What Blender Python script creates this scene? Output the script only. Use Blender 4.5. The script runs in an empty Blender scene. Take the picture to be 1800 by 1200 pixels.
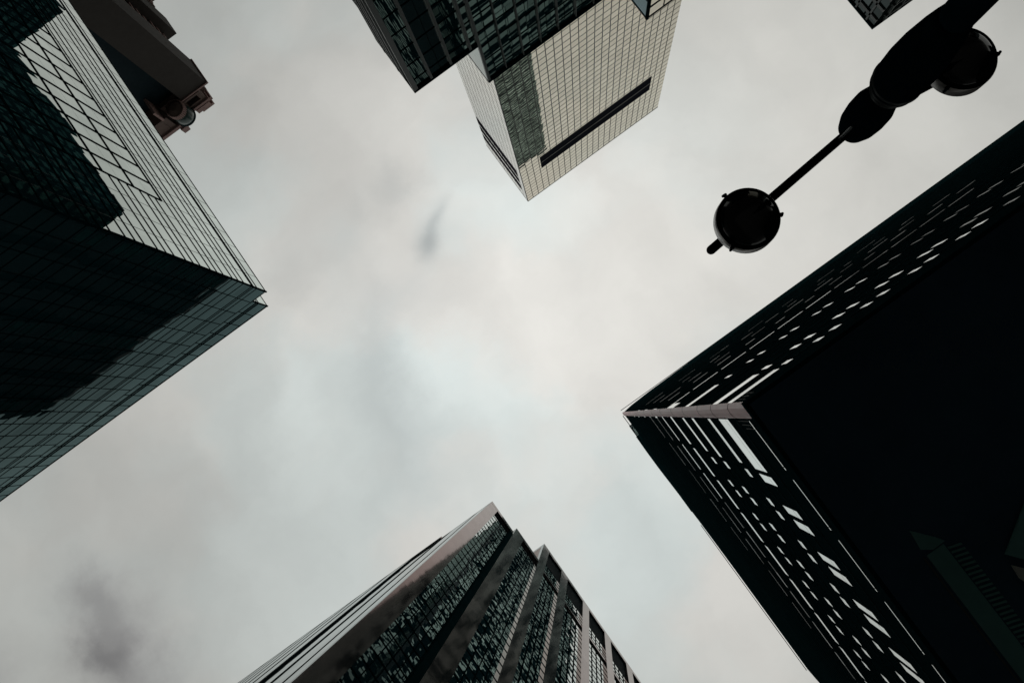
import bpy, math, random
from mathutils import Vector, Matrix
random.seed(7)
C = bpy.context.scene.collection
EYE = 1.6                      # eye height; heights below are given above the eye
# ------------------------------------------------------------------ camera
cam_d = bpy.data.cameras.new("camera"); cam = bpy.data.objects.new("camera", cam_d); C.objects.link(cam)
cam_d.lens = 28.8; cam_d.sensor_width = 36; cam_d.clip_start = 0.05; cam_d.clip_end = 6000
X = (0.81038742, 0.58544413, 0.02296501); Y = (0.57858016, -0.80582981, 0.12602902); Z = (0.09228884, -0.08884523, -0.9917607)
M = Matrix(((X[0], X[1], X[2], 0), (Y[0], Y[1], Y[2], 0), (Z[0], Z[1], Z[2], EYE), (0, 0, 0, 1)))
cam.matrix_world = M
bpy.context.scene.camera = cam
# ------------------------------------------------------------------ colour management
vs = bpy.context.scene.view_settings
vs.view_transform = 'Standard'; vs.look = 'None'; vs.exposure = 0.0; vs.gamma = 1.0; vs.use_curve_mapping = False
bpy.context.scene.cycles.max_bounces = 8
bpy.context.scene.cycles.glossy_bounces = 6
# ------------------------------------------------------------------ node helper
class NT:
    def __init__(s, tree): s.t = tree; s.n = tree.nodes; s.l = tree.links
    def new(s, kind, **kw):
        nd = s.n.new(kind)
        for k, v in kw.items(): setattr(nd, k, v)
        return nd
    def put(s, sock, v):
        if isinstance(v, bpy.types.NodeSocket): s.l.new(v, sock)
        elif v is not None: sock.default_value = v
    def math(s, op, a, b=None, c=None, clamp=False):
        nd = s.new('ShaderNodeMath', operation=op, use_clamp=clamp); s.put(nd.inputs[0], a)
        if b is not None: s.put(nd.inputs[1], b)
        if c is not None: s.put(nd.inputs[2], c)
        return nd.outputs[0]
    def vec(s, op, a, b=None, c=None, scale=None):
        nd = s.new('ShaderNodeVectorMath', operation=op); s.put(nd.inputs[0], a)
        if b is not None: s.put(nd.inputs[1], b)
        if c is not None: s.put(nd.inputs[2], c)
        if scale is not None: s.put(nd.inputs['Scale'], scale)
        return nd.outputs['Value'] if op in ('DOT_PRODUCT', 'LENGTH', 'DISTANCE') else nd.outputs['Vector']
    def comb(s, x=0.0, y=0.0, z=0.0):
        nd = s.new('ShaderNodeCombineXYZ'); s.put(nd.inputs[0], x); s.put(nd.inputs[1], y); s.put(nd.inputs[2], z); return nd.outputs[0]
    def sep(s, v):
        nd = s.new('ShaderNodeSeparateXYZ'); s.put(nd.inputs[0], v); return nd.outputs
    def noise(s, v, scale, detail=3, rough=0.5, dist=0.0):
        nd = s.new('ShaderNodeTexNoise'); s.put(nd.inputs['Vector'], v); nd.inputs['Scale'].default_value = scale
        nd.inputs['Detail'].default_value = detail; nd.inputs['Roughness'].default_value = rough; nd.inputs['Distortion'].default_value = dist
        return nd.outputs
    def mapr(s, v, a, b, c, d, kind='LINEAR'):
        nd = s.new('ShaderNodeMapRange', interpolation_type=kind); s.put(nd.inputs[0], v)
        for i, q in enumerate((a, b, c, d)): s.put(nd.inputs[1 + i], q)
        return nd.outputs[0]
    def mix(s, f, a, b, mode='MIX'):
        nd = s.new('ShaderNodeMix', data_type='RGBA', blend_type=mode); s.put(nd.inputs[0], f); s.put(nd.inputs[6], a); s.put(nd.inputs[7], b)
        return nd.outputs[2]
def rgb(r, g, b): return (r, g, b, 1.0)
# ------------------------------------------------------------------ world: overcast sky
SUN_EL, SUN_AZ = math.radians(34), math.radians(215)
W = bpy.data.worlds.new("World"); bpy.context.scene.world = W; W.use_nodes = True
w = NT(W.node_tree); w.n.clear()
sky = w.new('ShaderNodeTexSky', sky_type='NISHITA'); sky.sun_disc = False
sky.sun_elevation = SUN_EL; sky.sun_rotation = SUN_AZ
d = w.new('ShaderNodeTexCoord').outputs['Generated']
dn = w.vec('NORMALIZE', d)
sx, sy, sz = w.sep(dn)
zc = w.math('MAXIMUM', sz, 0.12)
u = w.math('DIVIDE', sx, zc); v = w.math('DIVIDE', sy, zc)
uv0 = w.comb(u, v, 0.0)
wp = w.noise(uv0, 5.5, 7, 0.60)
wc = w.vec('SUBTRACT', wp['Color'], (0.5, 0.5, 0.5))
uv = w.vec('ADD', uv0, w.vec('SCALE', wc, scale=0.10))
uvb = w.vec('ADD', uv0, w.vec('SCALE', wc, scale=0.17))
# brightness falls off away from the bright part of the cloud deck near the zenith
rad = w.vec('DISTANCE', uv, (0.05, -0.06, 0.0))
base = w.mapr(rad, 0.04, 0.78, 0.77, 0.455, 'SMOOTHSTEP')
base2 = w.mapr(rad, 0.6, 2.6, 0.0, 0.12, 'SMOOTHSTEP')
lum = w.math('SUBTRACT', base, base2)
big = w.noise(uvb, 2.6, 3, 0.5)['Fac']
lum = w.math('MULTIPLY', lum, w.math('MULTIPLY', w.mapr(big, 0.3, 0.7, 0.86, 1.10), w.mapr(w.noise(w.vec('ADD', uvb, (7.0, 2.0, 0.0)), 9.0, 4, 0.55)['Fac'], 0.3, 0.7, 0.95, 1.04)))
def blob(cx, cy, ax, ay, rot, amt, warp=uvb):
    """soft cloud patch: centre, radii, rotation in sky-plane coordinates"""
    p = w.vec('SUBTRACT', warp, (cx, cy, 0.0)); px, py, _ = w.sep(p)
    c, s_ = math.cos(rot), math.sin(rot)
    a = w.math('DIVIDE', w.math('ADD', w.math('MULTIPLY', px, c), w.math('MULTIPLY', py, s_)), ax)
    b = w.math('DIVIDE', w.math('SUBTRACT', w.math('MULTIPLY', py, c), w.math('MULTIPLY', px, s_)), ay)
    q = w.math('ADD', w.math('MULTIPLY', a, a), w.math('MULTIPLY', b, b))
    return w.math('MULTIPLY', w.math('EXPONENT', w.math('MULTIPLY', q, -1.0)), amt)
uvs = w.vec('ADD', uv0, w.vec('SCALE', wc, scale=0.045))
BLOBS_DARK = [(-0.043, -0.288, 0.022, 0.014, -0.45, 0.26, uvs), (-0.012, -0.303, 0.030, 0.008, -0.5, 0.20, uvs), (-0.185, -0.17, 0.11, 0.040, 2.0, 0.15),
              (-0.04, -0.375, 0.030, 0.035, 0.4, 0.10), (-0.105, -0.365, 0.025, 0.04, 0.4, 0.07), (-0.19, -0.385, 0.06, 0.05, 0.2, 0.08), (-0.235, -0.06, 0.07, 0.05, 0.2, 0.08),
              (-0.115, -0.245, 0.06, 0.03, 0.9, 0.07), (-0.46, -0.17, 0.05, 0.03, 0.2, 0.06)]
BLOBS_PURPLE = [(-0.640, -0.125, 0.045, 0.060, 0.2, 0.38), (-0.625, -0.18, 0.030, 0.030, 0.4, 0.16), (-0.655, -0.07, 0.06, 0.045, 0.7, 0.22), (-0.68, -0.11, 0.03, 0.025, 0.0, 0.22), (-0.83, -0.17, 0.05, 0.05, 0.0, 0.3)]
BLOBS_LIGHT = [(-0.285, -0.235, 0.035, 0.075, 0.3, 0.09), (-0.02, -0.47, 0.08, 0.06, 0.3, 0.10), (0.035, -0.30, 0.05, 0.04, 0.8, 0.07), (0.12, -0.22, 0.08, 0.04, 0.0, 0.06), (-0.11, -0.30, 0.035, 0.03, 0.0, 0.06), (-0.10, -0.12, 0.05, 0.09, 0.4, 0.05), (-0.22, -0.42, 0.05, 0.04, 0, 0.07)]
acc = None
for bb in BLOBS_DARK:
    o = blob(*bb); acc = o if acc is None else w.math('ADD', acc, o)
acp = None
for bb in BLOBS_PURPLE:
    o = blob(*bb); acp = o if acp is None else w.math('ADD', acp, o)
acl = None
for bb in BLOBS_LIGHT:
    o = blob(*bb); acl = o if acl is None else w.math('ADD', acl, o)
lum = w.math('MULTIPLY', lum, w.math('ADD', w.math('SUBTRACT', w.math('SUBTRACT', 1.0, acc), acp), acl))
cool = w.noise(w.vec('ADD', uvb, (3.1, 1.7, 0.0)), 3.4, 3, 0.5)['Fac']
tint = w.mix(w.mapr(cool, 0.40, 0.62, 0.0, 1.0, 'SMOOTHSTEP'), rgb(1.0, 0.982, 0.928), rgb(0.925, 1.0, 0.975))
tint = w.mix(w.math('MULTIPLY', acp, 1.6, clamp=True), tint, rgb(1.0, 0.93, 1.0))
tint = w.mix(w.math('MULTIPLY', acc, 2.2, clamp=True), tint, rgb(0.93, 1.0, 0.995))
tint = w.mix(w.mapr(u, 0.0, 0.4, 0.0, 0.85), tint, rgb(1.0, 0.982, 0.92))
tint = w.mix(w.mapr(rad, 0.25, 0.8, 0.0, 0.75), tint, rgb(0.985, 1.0, 0.935))
cloud = w.vec('SCALE', tint, scale=w.math('MULTIPLY', lum, 10.0))
mixed = w.mix(0.03, cloud, sky.outputs[0])
bg = w.new('ShaderNodeBackground'); w.put(bg.inputs[0], mixed); bg.inputs[1].default_value = 0.1
w.l.new(bg.outputs[0], w.new('ShaderNodeOutputWorld').inputs[0])
# ------------------------------------------------------------------ sun behind the cloud
sd = bpy.data.lights.new("sun", 'SUN'); sd.energy = 0.5; sd.angle = math.radians(20); sd.color = (1.0, 0.95, 0.88)
sun = bpy.data.objects.new("sun", sd); C.objects.link(sun)
sdir = Vector((math.sin(SUN_AZ) * math.cos(SUN_EL), math.cos(SUN_AZ) * math.cos(SUN_EL), math.sin(SUN_EL)))
sun.rotation_euler = sdir.to_track_quat('Z', 'Y').to_euler()

# ================================================================== materials
def new_mat(name):
    m = bpy.data.materials.new(name); m.use_nodes = True; t = NT(m.node_tree); t.n.clear()
    return m, t, t.new('ShaderNodeOutputMaterial').inputs[0]
def solid(name, col, rough=0.6, metal=0.0, spec=0.3, var=0.15, scale=0.6, fine=0.0, streak=False):
    """painted or stone surface with uneven tone, dirt and a little relief"""
    m, t, out = new_mat(name)
    pos = t.new('ShaderNodeNewGeometry').outputs['Position']
    sc = t.vec('MULTIPLY', pos, (1, 1, 0.12 if streak else 1))
    n = t.noise(sc, scale, 5, 0.6)['Fac']; n2 = t.noise(pos, scale * 9, 3, 0.6)['Fac']
    f = t.math('MULTIPLY', t.mapr(n, 0.25, 0.75, 1 - var, 1 + var), t.mapr(n2, 0.2, 0.8, 1 - fine, 1 + fine))
    colr = t.vec('SCALE', (col[0], col[1], col[2]), scale=f)
    b = t.new('ShaderNodeBsdfPrincipled'); t.put(b.inputs['Base Color'], colr)
    t.put(b.inputs['Roughness'], t.mapr(n2, 0.2, 0.8, max(0.02, rough - 0.08), min(1, rough + 0.08)))
    b.inputs['Metallic'].default_value = metal; b.inputs['Specular IOR Level'].default_value = spec
    t.l.new(b.outputs[0], out); return m
def glass(name, base, tint, r0, r1, c0, c1, panel, tilt=0.004, wave=0.01, pillow=0.004, wscale=0.35, rough=0.0, panelvar=0.1, off=(0, 0, 0), deepvar=0.0):
    """coated curtain-wall glass: dark body and a mirror coat whose strength rises towards grazing;
    every pane is set slightly off true and bulges a little, so what it mirrors breaks up"""
    m, t, out = new_mat(name)
    g = t.new('ShaderNodeNewGeometry'); pos = t.vec('SUBTRACT', g.outputs['Position'], off); N = g.outputs['Normal']
    q = t.vec('DIVIDE', pos, panel)
    cell = t.vec('FLOOR', t.vec('ADD', q, (0.0013, 0.0017, 0.0011)))
    fr = t.vec('SUBTRACT', t.vec('FRACTION', q), (0.5, 0.5, 0.5))
    wn = t.new('ShaderNodeTexWhiteNoise', noise_dimensions='3D'); t.put(wn.inputs['Vector'], cell)
    a = t.vec('SCALE', t.vec('SUBTRACT', wn.outputs['Color'], (0.5, 0.5, 0.5)), scale=tilt)
    nz = t.noise(t.vec('ADD', pos, t.vec('SCALE', wn.outputs['Color'], scale=9.0)), wscale, 2, 0.45)['Color']
    b = t.vec('SCALE', t.vec('SUBTRACT', nz, (0.5, 0.5, 0.5)), scale=wave)
    p = t.vec('SCALE', fr, scale=pillow)
    n2 = t.vec('NORMALIZE', t.vec('ADD', N, t.vec('ADD', t.vec('ADD', a, b), p)))
    cosv = t.math('ABSOLUTE', t.vec('DOT_PRODUCT', g.outputs['Incoming'], N))
    R = t.mapr(cosv, c0, c1, r0, r1, 'SMOOTHSTEP')
    R = t.math('MULTIPLY', R, t.mapr(wn.outputs['Value'], 0, 1, 1 - panelvar, 1.0), clamp=True)
    gl = t.new('ShaderNodeBsdfGlossy'); gl.inputs['Roughness'].default_value = rough
    t.put(gl.inputs['Color'], t.mix(t.mapr(cosv, 0.08, 0.26, 0.0, 1.0), rgb(0.95, 0.97, 0.96), rgb(*tint))); t.put(gl.inputs['Normal'], n2)
    df = t.new('ShaderNodeBsdfDiffuse')
    t.put(df.inputs['Color'], t.vec('SCALE', base, scale=t.mapr(wn.outputs['Value'], 0, 1, 1 - deepvar, 1 + deepvar)))
    mx = t.new('ShaderNodeMixShader'); t.put(mx.inputs[0], R); t.l.new(df.outputs[0], mx.inputs[1]); t.l.new(gl.outputs[0], mx.inputs[2])
    t.l.new(mx.outputs[0], out); return m
def office_skin(name, panel, frame, light, dark, tint, few=0.0):
    """far facade: storeys and bays of glass between dark bands"""
    m, t, out = new_mat(name)
    g = t.new('ShaderNodeNewGeometry'); q = t.vec('DIVIDE', g.outputs['Position'], panel)
    cell = t.vec('FLOOR', q); fr = t.vec('FRACTION', q)
    fx, fy, fz = t.sep(fr); nx, ny, nz = t.sep(g.outputs['Normal'])
    isx = t.math('GREATER_THAN', t.math('ABSOLUTE', nx), 0.5)
    h = t.math('ADD', t.math('MULTIPLY', isx, fy), t.math('MULTIPLY', t.math('SUBTRACT', 1.0, isx), fx))
    wv = t.math('MULTIPLY', t.math('GREATER_THAN', h, frame[0]), t.math('GREATER_THAN', fz, frame[1]))
    wn = t.new('ShaderNodeTexWhiteNoise', noise_dimensions='3D'); t.put(wn.inputs['Vector'], cell)
    lit = t.math('MULTIPLY', wv, t.mapr(wn.outputs['Value'], 0, 1, 0.35, 1.0))
    lit = t.math('MULTIPLY', lit, t.math('SUBTRACT', 1.0, t.math('MULTIPLY', isx, t.math('LESS_THAN', wn.outputs['Value'], few))))
    df = t.new('ShaderNodeBsdfDiffuse'); t.put(df.inputs[0], t.mix(lit, rgb(*dark), rgb(*light)))
    gl = t.new('ShaderNodeBsdfGlossy'); gl.inputs[0].default_value = (*tint, 1); gl.inputs['Roughness'].default_value = 0.02
    mx = t.new('ShaderNodeMixShader'); t.put(mx.inputs[0], t.math('MULTIPLY', lit, 0.36))
    t.l.new(df.outputs[0], mx.inputs[1]); t.l.new(gl.outputs[0], mx.inputs[2]); t.l.new(mx.outputs[0], out); return m

MAT = {}
MAT['bar'] = solid('dark_mullion', (0.003, 0.012, 0.015), 0.6, 0, 0.0, 0.2, 0.5)
MAT['bar_thin'] = solid('thin_joint', (0.025, 0.03, 0.03), 0.6, 0, 0.2, 0.2)
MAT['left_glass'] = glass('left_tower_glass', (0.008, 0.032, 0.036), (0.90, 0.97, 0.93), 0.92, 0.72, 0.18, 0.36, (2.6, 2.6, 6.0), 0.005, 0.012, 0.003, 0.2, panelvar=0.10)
MAT['dim_glass'] = glass('left_tower_dim_side_glass', (0.008, 0.030, 0.036), (0.62, 0.92, 0.95), 0.27, 0.115, 0.26, 0.34, (2.62, 2.62, 3.0), 0.006, 0.014, 0.004, 0.3, panelvar=0.22)  # same tower's glass with a weaker mirror coat; darker reflections set per side
MAT['cream_glass'] = glass('cream_tower_glass', (0.13, 0.125, 0.10), (1.0, 0.945, 0.82), 0.95, 0.68, 0.13, 0.33, (1.604 * 1.65, 1.604 * 1.65, 2.05 * 1.65), 0.003, 0.006, 0.004, 0.35, panelvar=0.09, off=(18.4 * 1.65, -82.5, 194 * 1.65 - 0.6 + 1.6))
MAT['dark_glass'] = glass('dark_tower_glass', (0.006, 0.030, 0.036), (0.86, 0.98, 0.93), 0.6, 0.30, 0.12, 0.36, (1.28, 1.28, 3.4), 0.002, 0.007, 0.003, 0.25, panelvar=0.15)
MAT['blue_glass'] = glass('blue_side_glass', (0.010, 0.040, 0.055), (0.55, 0.72, 0.78), 0.45, 0.3, 0.12, 0.36, (2.0, 2.0, 4.0), 0.01, 0.02, 0.01)
MAT['bay_glass'] = glass('granite_tower_glass', (0.006, 0.028, 0.036), (0.88, 0.97, 0.94), 0.80, 0.16, 0.17, 0.42, (2.2, 2.2, 3.6), 0.008, 0.022, 0.008, 0.4, panelvar=0.15)
MAT['blind'] = solid('teal_blind_pane', (0.017, 0.060, 0.064), 0.6, 0, 0.0, 0.35, 0.4)
MAT['dim_slit'] = glass('dim_slit_glass', (0.01, 0.02, 0.022), (0.80, 0.95, 0.94), 0.36, 0.3, 0.0, 0.3, (1.1, 1.1, 4), 0.003, 0.006, 0.0, 0.3, panelvar=0.6)  # dimmer copy of the slit glass; weaker reflection set for upper and far slits
MAT['rail'] = solid('dim_cladding_rail', (0.045, 0.10, 0.11), 0.6, 0, 0.0, 0.3, 0.5)
MAT['slit_glass'] = glass('slit_window_glass', (0.02, 0.025, 0.025), (0.90, 0.96, 0.94), 0.90, 0.80, 0.0, 0.3, (2, 2, 4), 0.003, 0.006, 0.0, 0.3, panelvar=0.05)
MAT['black_panel'] = solid('black_cladding', (0.006, 0.023, 0.027), 0.7, 0, 0.0, 0.25, 0.4, 0.1)
MAT['black_polish'] = glass('black_polished_stone', (0.003, 0.014, 0.018), (0.9, 0.9, 0.9), 0.75, 0.03, 0.02, 0.16, (9.2, 9.2, 3.6), 0.002, 0.01, 0.0, 0.2, panelvar=0.15)
MAT['soffit'] = solid('black_soffit', (0.05, 0.10, 0.15), 0.7, 0, 0.0, 0.25, 0.25)
MAT['teal'] = solid('teal_soffit_panel', (0.17, 0.38, 0.36), 0.6, 0, 0.0, 0.25, 0.3)
MAT['pale_edge'] = solid('pale_canopy_edge', (0.55, 0.58, 0.52), 0.5, 0, 0.3)
MAT['corner_metal'] = solid('pinkish_metal', (0.62, 0.30, 0.30), 0.4, 0.0, 0.3, 0.12, 0.5, 0.05)
MAT['granite'] = glass('pink_polished_granite', (0.014, 0.018, 0.020), (0.94, 0.73, 0.70), 0.50, 0.16, 0.14, 0.36, (2.6, 2.6, 3.6), 0.002, 0.012, 0.0, 0.25, rough=0.065, panelvar=0.06)
MAT['granite_rough'] = solid('pale_granite', (0.40, 0.33, 0.31), 0.5, 0, 0.3, 0.12, 0.4, 0.08)
MAT['stone'] = solid('brown_stone', (0.15, 0.105, 0.092), 0.8, 0, 0.2, 0.2, 0.3, 0.1)
MAT['stone_pale'] = solid('pink_stone_trim', (0.34, 0.22, 0.205), 0.75, 0, 0.2, 0.15, 0.5, 0.1)
MAT['stone_dark'] = solid('dark_stone_shaft', (0.046, 0.040, 0.036), 0.8, 0, 0.15, 0.15, 0.08)
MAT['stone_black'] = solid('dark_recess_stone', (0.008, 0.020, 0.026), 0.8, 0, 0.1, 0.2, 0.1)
MAT['green_glass'] = solid('green_drum_glass', (0.05, 0.085, 0.08), 0.2, 0, 0.5, 0.2)
MAT['louvre'] = solid('dark_louvre', (0.020, 0.021, 0.028), 0.7, 0, 0.0, 0.1)
MAT['cream_trim'] = solid('grey_edge_trim', (0.30, 0.29, 0.27), 0.5, 0.3, 0.3)
MAT['pier'] = solid('grey_green_pier', (0.050, 0.060, 0.060), 0.4, 0.2, 0.4, 0.15)
MAT['lamp'] = solid('black_lamp_paint', (0.003, 0.008, 0.011), 0.6, 0, 0.0, 0.3, 3.0)
MAT['lamp_rim'] = solid('worn_grey_rim', (0.30, 0.28, 0.27), 0.35, 0.4, 0.5, 0.25, 5.0)
MAT['lamp_lens'] = solid('dark_lamp_lens', (0.006, 0.008, 0.010), 0.05, 0, 0.5, 0.1, 2.0)
MAT['balcony'] = solid('grey_balcony', (0.10, 0.115, 0.11), 0.7, 0, 0.2)
MAT['tower_skin'] = office_skin('reflected_tower_skin', (3.3, 3.3, 6.3), (0.07, 0.44), (0.22, 0.29, 0.27), (0.004, 0.014, 0.018), (0.75, 0.95, 0.92), 0.45)
MAT['back_skin'] = office_skin('backstreet_tower_skin', (3.6, 3.6, 4.2), (0.40, 0.50), (0.008, 0.028, 0.030), (0.004, 0.014, 0.018), (0.04, 0.10, 0.10))
MAT['dark_skin'] = office_skin('far_dark_tower_skin', (3.4, 3.4, 4.2), (0.12, 0.30), (0.012, 0.020, 0.022), (0.010, 0.012, 0.012), (0.3, 0.36, 0.36))
MAT['asphalt'] = solid('asphalt', (0.05, 0.05, 0.05), 0.9, 0, 0.2, 0.2, 1.0, 0.2)
MAT['paving'] = solid('paving', (0.16, 0.155, 0.15), 0.85, 0, 0.2, 0.15, 1.2, 0.15)
MAT['ground'] = solid('ground', (0.10, 0.10, 0.095), 0.9, 0, 0.2, 0.2, 0.2)
MAT['paint'] = solid('road_paint', (0.7, 0.7, 0.68), 0.7, 0, 0.2, 0.1, 3.0)

# ================================================================== building helpers
class MB:
    """collects boxes, quads and lathes; build() links them as ONE mesh object"""
    def __init__(s): s.v = []; s.f = []; s.smooth = set()
    def quad(s, a, b, c, d_): i = len(s.v); s.v += [a, b, c, d_]; s.f.append((i, i + 1, i + 2, i + 3)); return s
    def box(s, x0, x1, y0, y1, z0, z1):
        x0, x1 = min(x0, x1), max(x0, x1); y0, y1 = min(y0, y1), max(y0, y1); z0, z1 = min(z0, z1), max(z0, z1)
        i = len(s.v)
        s.v += [(x0, y0, z0), (x1, y0, z0), (x1, y1, z0), (x0, y1, z0), (x0, y0, z1), (x1, y0, z1), (x1, y1, z1), (x0, y1, z1)]
        s.f += [tuple(i + k for k in q) for q in ((0, 3, 2, 1), (4, 5, 6, 7), (0, 1, 5, 4), (1, 2, 6, 5), (2, 3, 7, 6), (3, 0, 4, 7))]
        return s
    def prism(s, pts, z0, z1):
        n = len(pts); i = len(s.v)
        s.v += [(p[0], p[1], z0) for p in pts] + [(p[0], p[1], z1) for p in pts]
        s.f.append(tuple(i + k for k in reversed(range(n)))); s.f.append(tuple(i + n + k for k in range(n)))
        for k in range(n): s.f.append((i + k, i + (k + 1) % n, i + n + (k + 1) % n, i + n + k))
        return s
    def lathe(s, c, prof, seg=32, close=True):
        """profile of (radius, z) turned about a vertical axis through c"""
        i = len(s.v); n = len(prof)
        for r, z in prof:
            for k in range(seg):
                a = 2 * math.pi * k / seg; s.v.append((c[0] + r * math.cos(a), c[1] + r * math.sin(a), z))
        for j in range(n - 1):
            for k in range(seg):
                s.smooth.add(len(s.f))
                s.f.append((i + j * seg + k, i + j * seg + (k + 1) % seg, i + (j + 1) * seg + (k + 1) % seg, i + (j + 1) * seg + k))
        if close:
            s.f.append(tuple(i + k for k in reversed(range(seg)))); s.f.append(tuple(i + (n - 1) * seg + k for k in range(seg)))
        return s
    def tube(s, a, b, r0, r1=None, seg=16, round_end=False):
        r1 = r0 if r1 is None else r1
        a = Vector(a); b = Vector(b); dr = (b - a).normalized(); up = Vector((0, 0, 1)) if abs(dr.z) < 0.9 else Vector((1, 0, 0))
        p = dr.cross(up).normalized(); q = dr.cross(p)
        st = [(a, r0), (b, r1)]
        if round_end:
            for t in (0.35, 0.65, 0.87, 0.98): st.append((b + dr * r1 * t, r1 * math.sqrt(1 - t * t)))
        i = len(s.v)
        for c, r in st:
            for k in range(seg):
                an = 2 * math.pi * k / seg; s.v.append(tuple(c + p * r * math.cos(an) + q * r * math.sin(an)))
        for j in range(len(st) - 1):
            for k in range(seg):
                s.smooth.add(len(s.f))
                s.f.append((i + j * seg + k, i + (j + 1) * seg + k, i + (j + 1) * seg + (k + 1) % seg, i + j * seg + (k + 1) % seg))
        s.f.append(tuple(i + k for k in range(seg))); s.f.append(tuple(i + (len(st) - 1) * seg + k for k in reversed(range(seg))))
        return s
    def build(s, name, mat, parent=None, label=None, stuff=False):
        base = parent.matrix_world.translation if parent else Vector((0, 0, 0))
        if parent and parent.get('_o') is not None: base = Vector(parent['_o'])
        me = bpy.data.meshes.new(name)
        me.from_pydata([(a - base[0], b - base[1], c + EYE - base[2]) for a, b, c in s.v], [], s.f)
        me.validate(); me.update()
        if s.smooth:
            for k in s.smooth:
                if k < len(me.polygons): me.polygons[k].use_smooth = True
        me.materials.append(MAT[mat]); o = bpy.data.objects.new(name, me); C.objects.link(o)
        if parent: o.parent = parent; ROOT[o.name] = base
        if label: o['label'] = label
        if stuff: o['kind'] = 'stuff'
        return o
ROOT = {}
def part(name, mb, mat, parent, label=None, stuff=False):
    base = ROOT[parent.name]; me = bpy.data.meshes.new(name)
    me.from_pydata([(a - base[0], b - base[1], c + EYE - base[2]) for a, b, c in mb.v], [], mb.f); me.update()
    for k in mb.smooth:
        if k < len(me.polygons): me.polygons[k].use_smooth = True
    me.materials.append(MAT[mat]); o = bpy.data.objects.new(name, me); C.objects.link(o); o.parent = parent; ROOT[o.name] = base
    if label: o['label'] = label
    if stuff: o['kind'] = 'stuff'
    return o
def thing(name, label, cat, x, y, group=None):
    o = bpy.data.objects.new(name, None); C.objects.link(o); o.location = (x, y, 0); o.empty_display_size = 2
    o['label'] = label; o['category'] = cat
    if group: o['group'] = group
    ROOT[o.name] = Vector((x, y, 0)); return o
def structure(name, mb, mat):
    me = bpy.data.meshes.new(name); me.from_pydata([(a, b, c + EYE) for a, b, c in mb.v], [], mb.f); me.materials.append(MAT[mat])
    o = bpy.data.objects.new(name, me); C.objects.link(o); o['kind'] = 'structure'; return o
def B(*a): return MB().box(*a)
G0 = -EYE
class Parts:
    """each bar or row a part of its own; past the first 100 of a name the rest become one part of kind stuff"""
    def __init__(s, parent): s.p = parent; s.q = {}
    def add(s, name, mat, *box): s.q.setdefault((name, mat), []).append(box)
    def flush(s, most=100):
        used = {}
        for (name, mat), L in s.q.items():
            k = used.get(name, 0); keep = max(0, most - k)
            for b in L[:keep]: part(name, B(*b), mat, s.p)
            used[name] = k + len(L[:keep])
            if len(L) > keep:
                m = MB()
                for b in L[keep:]: m.box(*b)
                part(name, m, mat, s.p, stuff=True)

# ================================================================== ground
structure('ground', MB().quad((-2500, -2500, G0 - 0.02), (2500, -2500, G0 - 0.02), (2500, 2500, G0 - 0.02), (-2500, 2500, G0 - 0.02)), 'ground')
structure('road', MB().quad((-26, -600, G0 - 0.012), (-6, -600, G0 - 0.012), (-6, 600, G0 - 0.012), (-26, 600, G0 - 0.012)), 'asphalt')
structure('cross_road', MB().quad((-5.9, -34, G0 - 0.008), (600, -34, G0 - 0.008), (600, -9, G0 - 0.008), (-5.9, -9, G0 - 0.008)), 'asphalt')
structure('pavement', B(-5.5, 120, -8, 90, G0 - 0.15, G0), 'paving')
mk = MB()
for k in range(-20, 30): mk.quad((-16.1, k * 9, G0 - 0.006), (-15.9, k * 9, G0 - 0.006), (-15.9, k * 9 + 4, G0 - 0.006), (-16.1, k * 9 + 4, G0 - 0.006))
structure('road_markings', mk, 'paint')

# ================================================================== 1. left glass tower (two slabs)
LT = thing('glass_tower', 'mirror-glass office tower with black grid and notched corner, filling the left side', 'tower', -55, -70)
YC = -50.3
ux, uy, uh = -26.5, -40.0, 110.0
vx, vy, vh = -30.2, -42.0, 121.0
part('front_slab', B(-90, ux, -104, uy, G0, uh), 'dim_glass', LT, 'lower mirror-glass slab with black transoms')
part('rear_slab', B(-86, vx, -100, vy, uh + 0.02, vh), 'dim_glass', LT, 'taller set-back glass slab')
part('bright_face', B(ux, ux + 0.03, -104, uy - 0.002, G0, uh - 0.01), 'left_glass', LT, 'bright mirror-glass side')  # copy of the tower glass with stronger mirroring, so this side reflects brighter
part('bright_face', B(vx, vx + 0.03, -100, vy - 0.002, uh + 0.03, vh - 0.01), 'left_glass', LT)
for xb in (-27.86, -41.0, -54.1, -67.2):
    for zb in (70.0, 76.2, 82.5, 88.7, 95.0):
        for dz in (0.0, 1.97):
            part('blind_pane', B(xb - 0.78, xb + 0.78, uy, uy + 0.02, zb + dz - 0.72, zb + dz + 0.72), 'blind', LT)
P = Parts(LT)
e = 0.07
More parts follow.
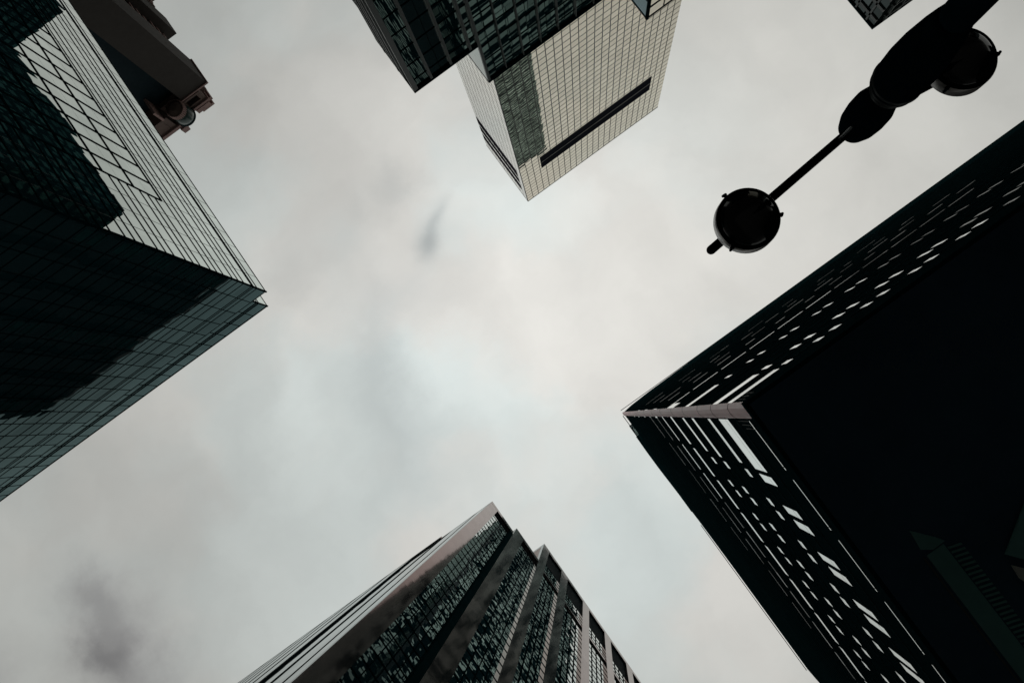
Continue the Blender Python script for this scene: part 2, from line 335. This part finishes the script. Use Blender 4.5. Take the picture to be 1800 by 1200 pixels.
# floor lines: irregular rhythm; a coarse grid lower down away from the corner
zs = [109.85, 106.9, 105.75, 105.2]
z = 105.2; k = 0; pat = (2.6, 1.7, 1.75)
while z > 24:
    z -= pat[k % 3]; k += 1; zs.append(z)
for zz in zs:
    P.add('transom', 'bar', ux, ux + e, (uy if zz > 92 else uy), (-104 if zz > 93 else YC), zz - 0.115, zz + 0.115)
    P.add('transom', 'bar', -90, ux + e + 0.004, uy, uy + 0.035, zz - 0.06, zz + 0.06)
z = 92.1
while z > 14:
    P.add('transom', 'bar', ux, ux + e + 0.02, YC, -104, z - 0.17, z + 0.17)
    P.add('glazing_bar', 'bar_thin', ux, ux + 0.03, YC, -104, z - 3.02, z - 2.98)
    z -= 6.05
y = uy - 2.5; i = 0
while y > -103.9:
    if y < YC:
        P.add('glazing_bar', 'bar_thin', ux, ux + 0.04, y - 0.025, y + 0.025, 92.1, uh)
        P.add('mullion', 'bar', ux, ux + e + 0.03, y - 0.08, y + 0.08, G0, 92.1)
    else:
        P.add('glazing_bar', 'bar_thin', ux, ux + 0.04, y - 0.025, y + 0.025, G0, uh)
    y -= 2.6
x = ux - 2.6
while x > -90:
    P.add('mullion', 'bar', x - 0.035, x + 0.035, uy, uy + 0.04, G0, uh); x -= 2.62
P.add('corner_bar', 'bar', ux - 0.06, ux + 0.14, uy - 0.06, uy + 0.14, G0, uh)
for zz in (120.85, 117.6, 116.9, 113.4, 111.6):
    P.add('transom', 'bar', vx, vx + e, vy, -100, zz - 0.09, zz + 0.09)
    P.add('transom', 'bar', -86, vx + e + .004, vy, vy + e, zz - 0.09, zz + 0.09)
y = vy - 2.6
while y > -100: P.add('glazing_bar', 'bar_thin', vx, vx + 0.04, y - 0.03, y + 0.03, uh + 0.03, vh); y -= 2.6
x = vx - 2.62
while x > -86: P.add('mullion', 'bar', x - 0.04, x + 0.04, vy, vy + 0.04, uh + 0.03, vh); x -= 2.62
P.add('corner_bar', 'bar', vx - 0.06, vx + 0.12, vy - 0.06, vy + 0.12, uh + 0.03, vh)
P.flush()

# ================================================================== 2. brown stone tower behind it
ST = thing('stone_tower', 'brown stone tower with stepped shafts and round turret, half hidden behind the mirror-glass tower', 'tower', -45, -155)
part('main_shaft', B(-42.1, -33.3, -141.5, -150, G0, 220), 'stone_dark', ST, 'broad plain dark grey shaft')
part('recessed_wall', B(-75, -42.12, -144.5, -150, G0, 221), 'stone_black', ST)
part('side_shaft', B(-35.3, -32.2, -159, -165, G0, 220), 'stone_dark', ST, 'narrow dark shaft set further back')
part('side_wall', B(-60, -35.35, -150.02, -165, G0, 217), 'stone', ST)
for k in range(26):
    zz = 216 - k * 3.6
    part('cornice', B(-35.3, -34.9 + 0.1 * (k % 3), -150.5 + 0.2 * (k % 2), -158.9, zz, zz + 0.9), 'stone_pale', ST)
for k, (ya, yb, xo, zt) in enumerate(((-165.1, -170, -32.0, 214), (-170.1, -176, -31.2, 218), (-176.1, -186, -29.8, 222))):
    part('rear_pier', B(-60, xo, ya, yb, G0, zt), 'stone', ST)
    for q in range(14):
        part('cornice', B(xo + 0.003, xo + 0.45, ya - 0.1, yb + 0.1, zt - 3 - q * 6.2, zt - 1.6 - q * 6.2), 'stone_pale', ST)
# ledge at the top of the shaft, box loggia, coping blocks
part('shaft_ledge', B(-42.5, -32.9, -141.1, -150, 220.02, 220.7), 'stone_pale', ST)
part('loggia_back', B(-50, -35.2, -143.2, -150, 220.01, 226), 'stone', ST)
lg = part('loggia', MB().box(-43.4, -36.6, -140.9, -150, 220.72, 221.6).box(-43.4, -42.0, -140.9, -150, 221.6, 225.4).box(-38.0, -36.6, -140.9, -150, 221.6, 225.4).box(-42.0, -38.0, -140.9, -150, 224.4, 225.4).box(-42.0, -38.0, -142.5, -150, 221.6, 224.4), 'stone', ST, 'brown stone box with a dark square opening')
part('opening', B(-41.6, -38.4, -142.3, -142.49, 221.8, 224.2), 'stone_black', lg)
part('loggia_cornice', B(-44.0, -36.2, -140.2, -150.5, 225.42, 226.6), 'stone_pale', ST)
part('coping_block', MB().box(-41.6, -37.0, -140.0, -150, 226.62, 228.6).box(-40.4, -36.3, -140.3, -148, 228.62, 229.8).box(-37.6, -35.6, -141.0, -147, 226.7, 228.2), 'stone_pale', ST)
tx, ty = -45.0, -140.2
tur = part('turret', MB().lathe((tx, ty), [(0.8, 218.6), (2.0, 219.2), (2.3, 219.6), (2.5, 221.2)], 40), 'stone', ST, 'round stone turret')
dm = MB()
for k in range(30):
    a = 2 * math.pi * k / 30; cx_, cy_ = tx + 2.55 * math.cos(a), ty + 2.55 * math.sin(a)
    dm.box(cx_ - 0.15, cx_ + 0.15, cy_ - 0.15, cy_ + 0.15, 219.2, 221.4)
part('dentil_ring', dm, 'stone_pale', tur)
part('drum', MB().lathe((tx + 0.2, ty + 0.3), [(2.2, 221.22), (2.8, 223.2), (2.9, 225.4), (2.6, 225.8)], 40), 'green_glass', tur, 'green glass drum')
part('drum_rim', MB().lathe((tx + 0.2, ty + 0.3), [(2.9, 225.1), (3.02, 225.2), (3.02, 225.7), (2.8, 225.9)], 40), 'stone_black', tur)
lb = part('corner_loggia', MB().box(-56, -48.6, -139.5, -150, 219.5, 221).box(-56, YC, -139.5, -150, 221, 225.5).box(-50.2, -48.6, -139.5, -150, 221, 225.5).box(YC, -50.2, -141, -150, 221, 225.5), 'stone', ST)
part('opening', B(-53.9, -50.8, -140.8, -140.99, 221.4, 225.2), 'stone_black', lb)
part('loggia_cornice', MB().box(-57, -47.8, -138.8, -150.5, 225.52, 227).box(-48.6, -46.6, -138.2, -147, 227.02, 229.6), 'stone_pale', ST)
part('bracket', B(-49.9, -49.2, -139.2, -150, 214, 219.45), 'stone_pale', ST)

# ================================================================== 3. dark glass tower, top
DT = thing('dark_glass_tower', 'near-black glass tower with grey vertical piers and stepped roof, at the top edge', 'tower', 22, -43)
part('lower_wing', B(5.5, 14.0, -40.2, -47.6, G0, 86.4), 'dark_glass', DT)
part('higher_wing', B(14.0, 37.6, -40.2, -47.6, G0, 96.4), 'dark_glass', DT)
P = Parts(DT)
part('roof_fascia', B(5.3, 14.0, -40.0, -47.8, 86.42, 87.1), 'bar', DT)
part('roof_fascia', B(14.02, 37.7, -40.0, -47.8, 96.42, 97.1), 'bar', DT)
for k, xx in enumerate([5.45, 7.75, 10.4, 13.05]):
    wdt = 0.42 if k == 0 else 0.16
    P.add('pier', 'pier', xx - 0.14, xx + wdt, -40.2, -39.9, G0, 86.38)
for k in range(10):
    xx = 14.15 + 2.62 * k
    P.add('pier', 'pier', xx - (0.14 if k == 0 else 0.05), xx + (0.2 if k == 0 else 0.05), -40.2, -39.95, G0, 96.38)
# thin panel joints
for k in range(7): P.add('glazing_bar', 'bar', 6.6 + k * 1.29 - 0.02, 6.6 + k * 1.29 + 0.02, -40.2, -40.16, G0, 86.3)
for k in range(19): P.add('glazing_bar', 'bar', 15.4 + k * 1.29 - 0.02, 15.4 + k * 1.29 + 0.02, -40.2, -40.16, G0, 96.3)
z = 84.6
while z > 20:
    P.add('transom', 'bar', 5.5, 14.0, -40.2, -40.14, z - 0.06, z + 0.06); z -= 3.4
z = 94.8
while z > 20:
    P.add('transom', 'bar', 14.0, 37.6, -40.2, -40.14, z - 0.06, z + 0.06); z -= 3.4
# fins on the left flank
for k in range(5):
    yy = -41.6 - k * 1.35
    P.add('flank_fin', 'pier', 5.24 - 0.03 * (k % 2), 5.5, yy - 0.12, yy + 0.12, G0, 86.3)
P.flush()

# ================================================================== 4. cream gridded tower
CT = thing('cream_tower', 'cream mirror-glass tower with square grid and long black louvre strip below its roof', 'tower', 62, -97)
KC = 1.65
cx0, cx1, cy0, cy1, chh = 18.4 * KC, 56.9 * KC, -50.0 * KC, -67.5 * KC, 194.0 * KC
part('front_wall', B(cx0, cx1, cy0, cy1, G0, chh - 0.5), 'cream_glass', CT)
part('parapet', B(cx0 - 0.06, cx1 + 0.06, cy0 + 0.06, cy1 - 0.06, chh - 0.5, chh), 'cream_trim', CT)
P = Parts(CT)
z = chh - 0.6
while z > 130:
    P.add('transom', 'bar_thin', cx0, cx1, cy0, cy0 + 0.03, z - 0.12, z + 0.12)
    z -= 2.05 * KC
z = chh - 0.6
while z > 130:
    P.add('side_transom', 'bar_thin', cx0 - 0.02, cx0, cy0, cy1, z - 0.05, z + 0.05); z -= 2.05 * KC
for k in range(1, 24): P.add('mullion', 'bar_thin', cx0 + k * 1.604 * KC - 0.11, cx0 + k * 1.604 * KC + 0.11, cy0, cy0 + 0.045, G0, chh - 0.5)
for k in range(1, 11): P.add('side_mullion', 'bar_thin', cx0 - 0.03, cx0, cy0 - k * 1.604 * KC - 0.02, cy0 - k * 1.604 * KC + 0.02, G0, chh - 0.5)
P.add('corner_post', 'bar_thin', cx0 - 0.12, cx0 + 0.12, cy0 - 0.1, cy0 + 0.12, G0, chh - 0.5)
P.flush()
lv = part('louvre_strip', B(cx0 + 3 * 1.604 * KC + 0.7, cx0 + 21 * 1.604 * KC + 1.3, cy0, cy0 + 0.09, 169.9 * KC, 177.0 * KC), 'louvre', CT, 'long black horizontal louvre strip')
part('louvre_rail', B(cx0 + 3 * 1.604 * KC + 0.7, cx0 + 21 * 1.604 * KC + 1.3, cy0 + 0.091, cy0 + 0.13, 173.3 * KC, 173.5 * KC), 'cream_trim', lv)
for (a, b) in ((174.0, 178.2), (180.0, 183.2), (185.2, 188.6)):
    part('side_louvre', B(cx0 - 0.07, cx0, -51.9 * KC, -67.3 * KC, a * KC, b * KC), 'louvre', CT, 'dark louvre strip on the narrow side')

# ================================================================== 5. blue-sided glass corner tower
GT = thing('blue_sided_tower', 'glass tower corner with blue flank, cut off by the top edge before the cream tower', 'tower', 58, -47)
part('front_wall', B(39.25, 78, -40.06, -54, G0, 112), 'cream_glass', GT)
part('blue_flank', B(39.2, 39.25, -40.3, -54, G0, 112), 'blue_glass', GT, 'blue reflective side')
part('corner_post', B(39.1, 39.5, -39.95, -40.3, G0, 112.1), 'bar', GT)
P = Parts(GT)
for zz in (111.85, 109.0): P.add('transom', 'bar', 39.5, 78, -40.06, -39.98, zz - 0.11, zz + 0.11)
for zz in (111.85, 107.4): P.add('flank_transom', 'bar', 39.12, 39.2, -40.3, -54, zz - 0.1, zz + 0.1)
z = 105.0
while z > 60: P.add('transom', 'bar', 39.5, 78, -40.06, -40.0, z - 0.05, z + 0.05); z -= 4.1
for k in range(1, 14): P.add('mullion', 'bar', 39.2 + k * 2.9 - 0.05, 39.2 + k * 2.9 + 0.05, -40.06, -39.99, G0, 112)
P.flush()

# ================================================================== 6. far dark tower, top right
FT = thing('far_dark_tower', 'small dark tower corner with ribbed balconies at the top edge beside the street lamp', 'tower', 105, -40)
part('tower_wall', B(94.9, 125, -30.7, -55, G0, 169.4), 'dark_skin', FT)
part('roof_slab', B(94.6, 125.4, -30.3, -55.4, 169.42, 170), 'black_panel', FT)
P = Parts(FT)
z = 166.4
while z > 120:
    P.add('balcony', 'balcony', 96.5, 125, -30.7, -30.1, z, z + 0.55)
    P.add('floor_ledge', 'pier', 94.6, 94.9, -30.7, -55, z + 0.2, z + 1.1)
    z -= 4.2
for k in range(8): P.add('rib', 'balcony', 97 + k * 3.4, 97.4 + k * 3.4, -30.7, -30.2, 118, 169.3)
for k in range(6): P.add('flank_rib', 'pier', 94.6, 94.9, -32.5 - k * 3.4, -32.9 - k * 3.4, 118, 169.3)
P.flush()

# ================================================================== 7. granite tower, bottom
BT = thing('granite_tower', 'pink granite and dark glass tower with stepped columns, rising from the bottom edge', 'tower', -70, 40)
bx, by = -31.9, 3.5
# glass cores, set back behind the stone
xg = bx - 0.6
part('first_core', B(-113, xg, by + 0.28, 12.6, G0, 203.0), 'bay_glass', BT)
part('second_core', B(-112, xg, 12.62, 22.6, G0, 210.5), 'bay_glass', BT)
part('main_core', B(-112, xg, 22.62, 100, G0, 236.0), 'bay_glass', BT)
part('front_coping', B(-113.6, -47.3, 3.17, by - 0.03, 203.4, 205.2), 'granite', BT, 'stepped-forward coping')
part('roof_house', B(-100, -50, 30, 80, 236.1, 246.5), 'granite_rough', BT)
part('roof_coping', MB().box(-113.3, bx + 0.02, by - 0.02, 12.6, 203.02, 205.3), 'granite', BT)
part('roof_coping', MB().box(-112, bx + 0.021, 12.8, 22.45, 210.52, 213.0), 'granite', BT)
part('column', B(bx - 0.9, bx, by, by + 2.65, G0, 203.0), 'granite', BT, 'pink polished corner column')
part('column', B(bx - 0.9, bx, 12.8, 16.0, G0, 210.5), 'granite', BT)
part('recess_shade_plate', B(bx - 0.59, bx - 0.02, 11.7, 12.79, G0, 203.0), 'black_panel', BT, 'black plate standing for the dark recess beside the column')  # solid black plate stands in for recess shade, hides the column's bright side
part('roof_beam', B(-60, bx, 22.5, 100, 237.4, 240.0), 'granite', BT, 'polished granite roof beam')
part('return_wall', B(-60, bx - 0.91, 22.5, 22.61, 213.1, 237.38), 'granite_rough', BT, 'pale pink side of the taller part')
cols = [(22.5, 25.1)] + [(31.2 + 10.2 * k, 34.1 + 10.2 * k) for k in range(7)]
for (ya, yb) in cols:
    part('column', B(bx - 0.9, bx, ya, yb, G0, 237.38), 'granite', BT)
for i_ in range(7):
    y0, y1 = cols[i_][1], cols[i_ + 1][0]
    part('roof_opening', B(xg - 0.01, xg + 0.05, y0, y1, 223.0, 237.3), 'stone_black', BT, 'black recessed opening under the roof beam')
    part('sill_beam', B(xg, bx - 0.25, y0, y1, 210.0, 211.6), 'granite', BT)
P = Parts(BT)
for i_ in range(7):
    y0, y1 = cols[i_][1], cols[i_ + 1][0]
    for q in (1, 2, 3):
        yy = y0 + (y1 - y0) * q / 4; P.add('mullion', 'bar', xg, xg + 0.14, yy - 0.06, yy + 0.06, G0, 222.9)
for (y0, y1, zt) in ((6.15, 11.7, 203.0), (16.0, 22.5, 210.5)):
    for q in range(1, 4):
        yy = y0 + (y1 - y0) * q / 4; P.add('mullion', 'bar', xg, xg + 0.12, yy - 0.05, yy + 0.05, G0, zt)
z = 208.0
while z > 70:
    P.add('transom', 'bar', xg, xg + 0.08, 25.1, 95, z - 0.06, z + 0.06); z -= 3.6
for z in (220.0, 217.0, 214.2): P.add('transom', 'bar', xg, xg + 0.08, 25.1, 95, z - 0.06, z + 0.06)
for k in range(36):
    z = 201.4 - 3.6 * k; P.add('floor_bar', 'bar', xg, xg + 0.08, 6.15, 11.7, z - 0.06, z + 0.06)
    z = 208.8 - 3.6 * k; P.add('upper_floor_bar', 'bar', xg, xg + 0.08, 16.0, 22.5, z - 0.06, z + 0.06)
# street front (-Y): columns standing proud and deep-set glass
x = bx - 5.2
while x > -112:
    y0 = by if x > -47.3 else 3.2
    P.add('front_column', 'black_polish', x - 6.4, x, y0, by + 0.28, G0, 203.0); x -= 9.2
P.add('front_column', 'black_polish', bx - 3.9, bx - 0.91, by, by + 0.28, G0, 203.0)
z = 201.0
while z > 60:
    P.add('front_spandrel', 'black_panel', -112.5, bx - 3.0, by + 0.16, by + 0.28, z - 1.76, z + 1.76); z -= 3.6
P.flush()

# ================================================================== 8. black overhanging tower, right
RT = thing('black_tower', 'black overhanging tower with slit windows and pinkish metal corner strip, lower right', 'tower', 35, 30)
rx, ry, rs, rh = 3.7, 2.3, 22.8, 104.0
part('shell', B(rx, 95, ry, 42, rs, rh), 'black_panel', RT)
ub = MB(); prof = [(6.4, rh + 0.02), (6.4, 118), (9, 119.5), (12, 119), (16, 115), (20, 112), (26, 110.5), (42, 110), (42, rh + 0.02)]
ub.v = [(rx - 0.02, a, b) for a, b in prof] + [(60, a, b) for a, b in prof]; n_ = len(prof)
ub.f = [tuple(reversed(range(n_))), tuple(range(n_, 2 * n_))] + [(k, (k + 1) % n_, n_ + (k + 1) % n_, n_ + k) for k in range(n_)]
part('roof_screen', ub, 'black_panel', RT, 'black roof screen with a curved top')
ub = MB(); prof = [(3.8, rh + 0.02), (5.5, 112), (9, 118), (24, 126), (95, 134), (95, rh + 0.02)]
ub.v = [(a, ry - 0.001, b) for a, b in prof] + [(a, 6.28, b) for a, b in prof]; n_ = len(prof)
ub.f = [tuple(range(n_)), tuple(reversed(range(n_, 2 * n_)))] + [(k, n_ + k, n_ + (k + 1) % n_, (k + 1) % n_) for k in range(n_)]
part('roof_screen', ub, 'black_panel', RT)
part('soffit', B(rx - 0.02, 95, ry - 0.02, 42, rs - 0.25, rs - 0.02), 'soffit', RT, 'flat black underside of the overhang')
for k in range(3):
    part('hairline', B(rx - 0.03, rx, 2.85 + k * 0.14, 2.87 + k * 0.14, 24.6 - 0.2 * k, 26.2 - 0.2 * k), 'balcony', RT)
    part('hairline', B(4.0 + k * 0.16, 4.02 + k * 0.16, ry - 0.03, ry, 24.6, 25.8), 'balcony', RT)
part('soffit_edge', MB().box(rx - 0.14, rx - 0.02, ry - 0.14, 42, rs - 0.22, rs + 0.12).box(rx - 0.02, 95, ry - 0.14, ry - 0.02, rs - 0.22, rs + 0.05), 'black_panel', RT)
part('podium_core', B(16, 95, 16, 42, G0, rs - 0.3), 'black_panel', RT)
# corner strip: chamfered metal cover with joints
CSP = [(rx - 0.03, ry - 0.04), (rx + 0.0, ry - 0.07), (rx + 0.06, ry - 0.07), (rx + 0.06, ry + 0.42), (rx + 0.0, ry + 0.44), (rx - 0.04, ry + 0.44), (rx - 0.09, ry + 0.36), (rx - 0.12, ry + 0.2), (rx - 0.10, ry + 0.04)]
cs = part('corner_strip', MB().prism(list(reversed(CSP)), rs + 0.15, rh + 0.3), 'corner_metal', RT, 'pinkish brown metal strip up the corner')
for zz in (25.9, 29.5, 33.1, 38.3, 43.5, 50.2, 57, 65, 75, 86):
    part('strip_joint', MB().prism([(rx + (a - rx) * 1.02 - 0.003, ry + 0.18 + (b - ry - 0.18) * 1.02) for a, b in reversed(CSP)], zz, zz + 0.03), 'black_panel', cs)
P = Parts(RT)
S1, S2 = 2.0, 2.09
def wx(y0, y1, z0, z1):   # window on the lower-left face (x = rx)
    P.add('window', 'dim_slit' if z0 > 28.2 or (z0 > 25.5 and y0 > 4) else 'slit_glass', rx - 0.03, rx, y0 * S1, y1 * S1, z0 * S1, z1 * S1)
def wy(x0, x1, z0, z1):   # window on the upper face (y = ry)
    P.add('window', 'dim_slit' if (z0 > 24 and x1 > 2) or x0 > 6.5 else 'slit_glass', x0 * S2, x1 * S2, ry - 0.03, ry, z0 * S2, z1 * S2)
rows = [(13.95, 14.92, 2.47, 0), (15.98, 16.28, 2.42, 0), (18.45, 18.78, 2.44, 0), (20.3, 20.62, 2.38, 0)]
for (z0, z1, e0, _) in rows: wx(1.40, e0, z0, z1)
for n in range(14):
    o = n * 0.97
    for (z0, z1, e0, _) in rows:
        wx(2.57 + o, 2.75 + o, z0, z1)
        wx(3.24 + o, 3.41 + o, z0, z1)
for (z0, z1, st) in ((23.1, 23.45, 1.36), (25.9, 26.12, 1.35)):
    y = st; L = 1.08
    for n in range(12): wx(y, y + L - 0.15, z0, z1); y += L
    
for (z0, z1, st, en) in ((28.3, 28.42, 1.35, 9), (31.1, 31.2, 1.34, 7)):
    y = st
    while y < en: wx(y, y + 1.0, z0, z1); y += 1.25
for (z0, z1) in ((28.0, 28.7), (30.8, 31.6), (33.7, 34.5), (37.6, 38.6), (41.2, 42.0)): wx(1.33, 1.43, z0, z1)
y = 1.42
for n in range(12): wx(y, y + 0.80, 12.16, 12.205); wx(y + 0.815, y + 0.86, 12.16, 12.205); y += 1.03
for (z0, z1, e0) in ((12.45, 12.82, 2.70), (13.82, 14.33, 2.68), (17.75, 18.35, 2.63)): wy(1.77, e0, z0, z1)
for n in range(12):
    o = n * 0.88
    if n < 5:
        wy(2.83 + o, 2.95 + o, 12.45, 12.8); wy(3.41 + o, 3.52 + o, 12.45, 12.8)
    if n < 9:
        wy(2.84 + o, 2.95 + o, 13.82, 14.3); wy(3.43 + o, 3.54 + o, 13.82, 14.3)
    wy(2.90 + o, 3.0 + o, 17.85, 18.4)
    wy(3.48 + o, 3.57 + o, 17.85, 18.4)
wy(1.77, 2.05, 20.9, 22.35)
x = 1.77
for n in range(11): wy(x, x + 0.80, 22.4, 22.56); x += 0.93
for (z0, z1, sp, ln) in ((26.0, 26.2, 1.1, 0.55), (29.0, 29.15, 1.3, 0.8), (32.0, 32.15, 1.2, 0.5), (36.0, 36.15, 1.6, 0.9)):
    x = 2.3
    while x < 14: wy(x, x + ln * random.uniform(.6, 1.2), z0, z1); x += sp * random.uniform(.8, 1.3)
for (z0, z1) in ((26.0, 27.2), (30.0, 31.3), (34.5, 35.6)): wy(1.77, 1.86, z0, z1)
# thin cladding joints and rails
z = 26.5
while z < 102:
    P.add('cladding_rail', 'rail', rx - 0.03, rx, ry + 0.3, 42, z - 0.02, z + 0.02)
    P.add('cladding_rail', 'rail', rx + 0.3, 95, ry - 0.03, ry, z - 0.03, z + 0.03)
    z += 1.95
P.add('roof_rail', 'bar', rx - 0.24, rx - 0.16, 20, 42, 109.9, 110.1)
P.add('roof_rail', 'bar', rx + 0.2, 80, ry - 0.27, ry - 0.19, 112.0, 112.2)
P.add('roof_rail', 'bar', rx - 0.28, rx - 0.2, ry + 0.3, 6.3, 103.9, 104.1)
P.flush()
# teal recess and slats under the overhang
zq = rs - 0.27
tr = part('light_trough', B(4.97, 5.5, 8.0, 14.5, zq - 0.02, zq), 'teal', RT, 'dim teal strip under the overhang')
part('trough_cap', MB().prism([(5.01, 7.25), (5.44, 7.75), (5.58, 7.96), (5.2, 7.97), (4.94, 7.8)], zq - 0.02, zq), 'teal', RT)
part('trough_edge', B(4.86, 4.9, 8.0, 14.5, zq - 0.03, zq), 'balcony', RT)
for k in range(23):
    ya = 8.12 + 0.135 * k
    part('slat', MB().prism([(5.53, ya), (5.88, ya + 0.10), (5.88, ya + 0.16), (5.53, ya + 0.06)], zq - 0.03, zq), 'teal', tr)
part('canopy_corner', MB().prism([(6.56, 9.04), (7.75, 8.3), (8.3, 9.0), (7.3, 9.95)], zq - 0.12, zq - 0.06), 'teal', RT, 'teal canopy corner at the right edge')
part('canopy_edge', MB().prism([(6.52, 9.34), (7.2, 10.15), (6.9, 10.7), (6.47, 9.72)], zq - 0.12, zq - 0.05), 'pale_edge', RT)

# ================================================================== 9. street lamp
SL = thing('street_lamp', 'black double-armed street lamp with two round bowl lanterns, reaching in from the top right corner', 'street lamp', 5.6, -1.13)
px_, py_ = 5.61, -1.13
part('pole', MB().lathe((px_, py_), [(0.34, G0), (0.34, G0 + 0.5), (0.26, G0 + 0.9), (0.22, 4.0), (0.185, 8.9)], 32), 'lamp', SL)
part('lower_bulb', MB().lathe((px_, py_), [(0.19, 8.7), (0.22, 8.85), (0.26, 9.1), (0.305, 9.5), (0.325, 9.9), (0.318, 10.25), (0.275, 10.52), (0.21, 10.72), (0.14, 10.8)], 40), 'lamp', SL)
for zz, rr in ((10.36, 0.312), (10.5, 0.290), (10.64, 0.25)):
    part('ring', MB().lathe((px_, py_), [(rr - 0.02, zz - 0.02), (rr + 0.012, zz), (rr - 0.02, zz + 0.02)], 40), 'pier', SL)
part('upper_bulb', MB().lathe((px_, py_), [(0.14, 10.81), (0.23, 10.98), (0.28, 11.25), (0.288, 11.55), (0.27, 11.85), (0.22, 12.1), (0.12, 12.25), (0.03, 12.32)], 40), 'lamp', SL)
arm_l = part('arm', MB().tube((5.55, -1.125, 11.9), (2.86, -0.90, 12.0), 0.062, 0.068, 16, True), 'lamp', SL)
part('rib', MB().tube((5.50, -1.12, 11.0), (5.22, -1.10, 11.9), 0.022), 'pier', SL)
arm_r = part('arm', MB().tube((5.65, -1.13, 11.9), (7.5, -0.90, 12.0), 0.062, 0.068, 16, True), 'lamp', SL)
def lantern(cx, cy, zb, r):
    L = part('lantern', MB().lathe((cx, cy), [(r * 0.93, zb + 0.005), (r, zb), (r * 1.02, zb + 0.06), (r, zb + 0.2), (r * 0.93, zb + 0.27), (r * 0.72, zb + 0.36), (r * 0.4, zb + 0.48), (0.09, zb + 0.54), (0.07, zb + 0.72)], 48), 'lamp', SL)
    part('rim', MB().lathe((cx, cy), [(r * 1.021, zb + 0.02), (r * 1.035, zb + 0.03), (r * 1.04, zb + 0.24), (r * 1.0, zb + 0.26)], 48, close=False), 'lamp_rim', L)
    part('lens', MB().lathe((cx, cy), [(0.01, zb - 0.20), (r * 0.3, zb - 0.185), (r * 0.55, zb - 0.14), (r * 0.75, zb - 0.085), (r * 0.88, zb - 0.03), (r * 0.93, zb + 0.004)], 48), 'lamp_lens', L)
    for a in (0.5, 2.7, 4.6):
        q = MB(); ca, sa = math.cos(a), math.sin(a)
        q.tube((cx + ca * r * 0.97, cy + sa * r * 0.97, zb + 0.03), (cx + ca * (r + 0.045), cy + sa * (r + 0.045), zb + 0.05), 0.03, 0.028, 8)
        q.tube((cx + ca * (r + 0.03), cy + sa * (r + 0.03), zb - 0.02), (cx + ca * (r + 0.05), cy + sa * (r + 0.05), zb + 0.13), 0.02, 0.02, 8)
        part('clip', q, 'lamp', L)
    return L
lantern(3.33, -0.89, 11.2, 0.42)
lantern(6.94, -0.945, 11.2, 0.43)

# ================================================================== 10. towers seen mainly as reflections
T1 = thing('slab_tower', 'very tall green-grey office slab mirrored in the cream and granite tower glass', 'tower', 29, 55)
part('tower_wall', B(20.5, 97, 25, 103, 118.1, 632), 'tower_skin', T1)
part('corner_pier', B(20.51, 27.2, 24.9, 24.999, 118.1, 632), 'stone_black', T1)
part('crown', B(20.3, 97.2, 24.8, 103.2, 632.02, 635), 'black_panel', T1)
T2 = thing('low_office_block', 'lower office block before the tall green-grey one, mirrored low in the granite tower', 'tower', 65, 20)
part('tower_wall', B(30, 86, 14.8, 24.7, 118.1, 370), 'tower_skin', T2)
part('crown', B(29.8, 86.2, 14.6, 24.75, 370.02, 372), 'black_panel', T2)
T3 = thing('backstreet_tower', 'dark tower mirrored as the black shape in the bright side of the mirror-glass tower', 'tower', 40, -140)
part('tower_wall', B(13, 60, -110, -164, G0, 195), 'back_skin', T3)
T4 = thing('backstreet_slab', 'dark slab mirrored at the upper left corner of the mirror-glass tower', 'tower', 40, -260)
part('tower_wall', B(17, 60, -233, -300, G0, 275), 'back_skin', T4)
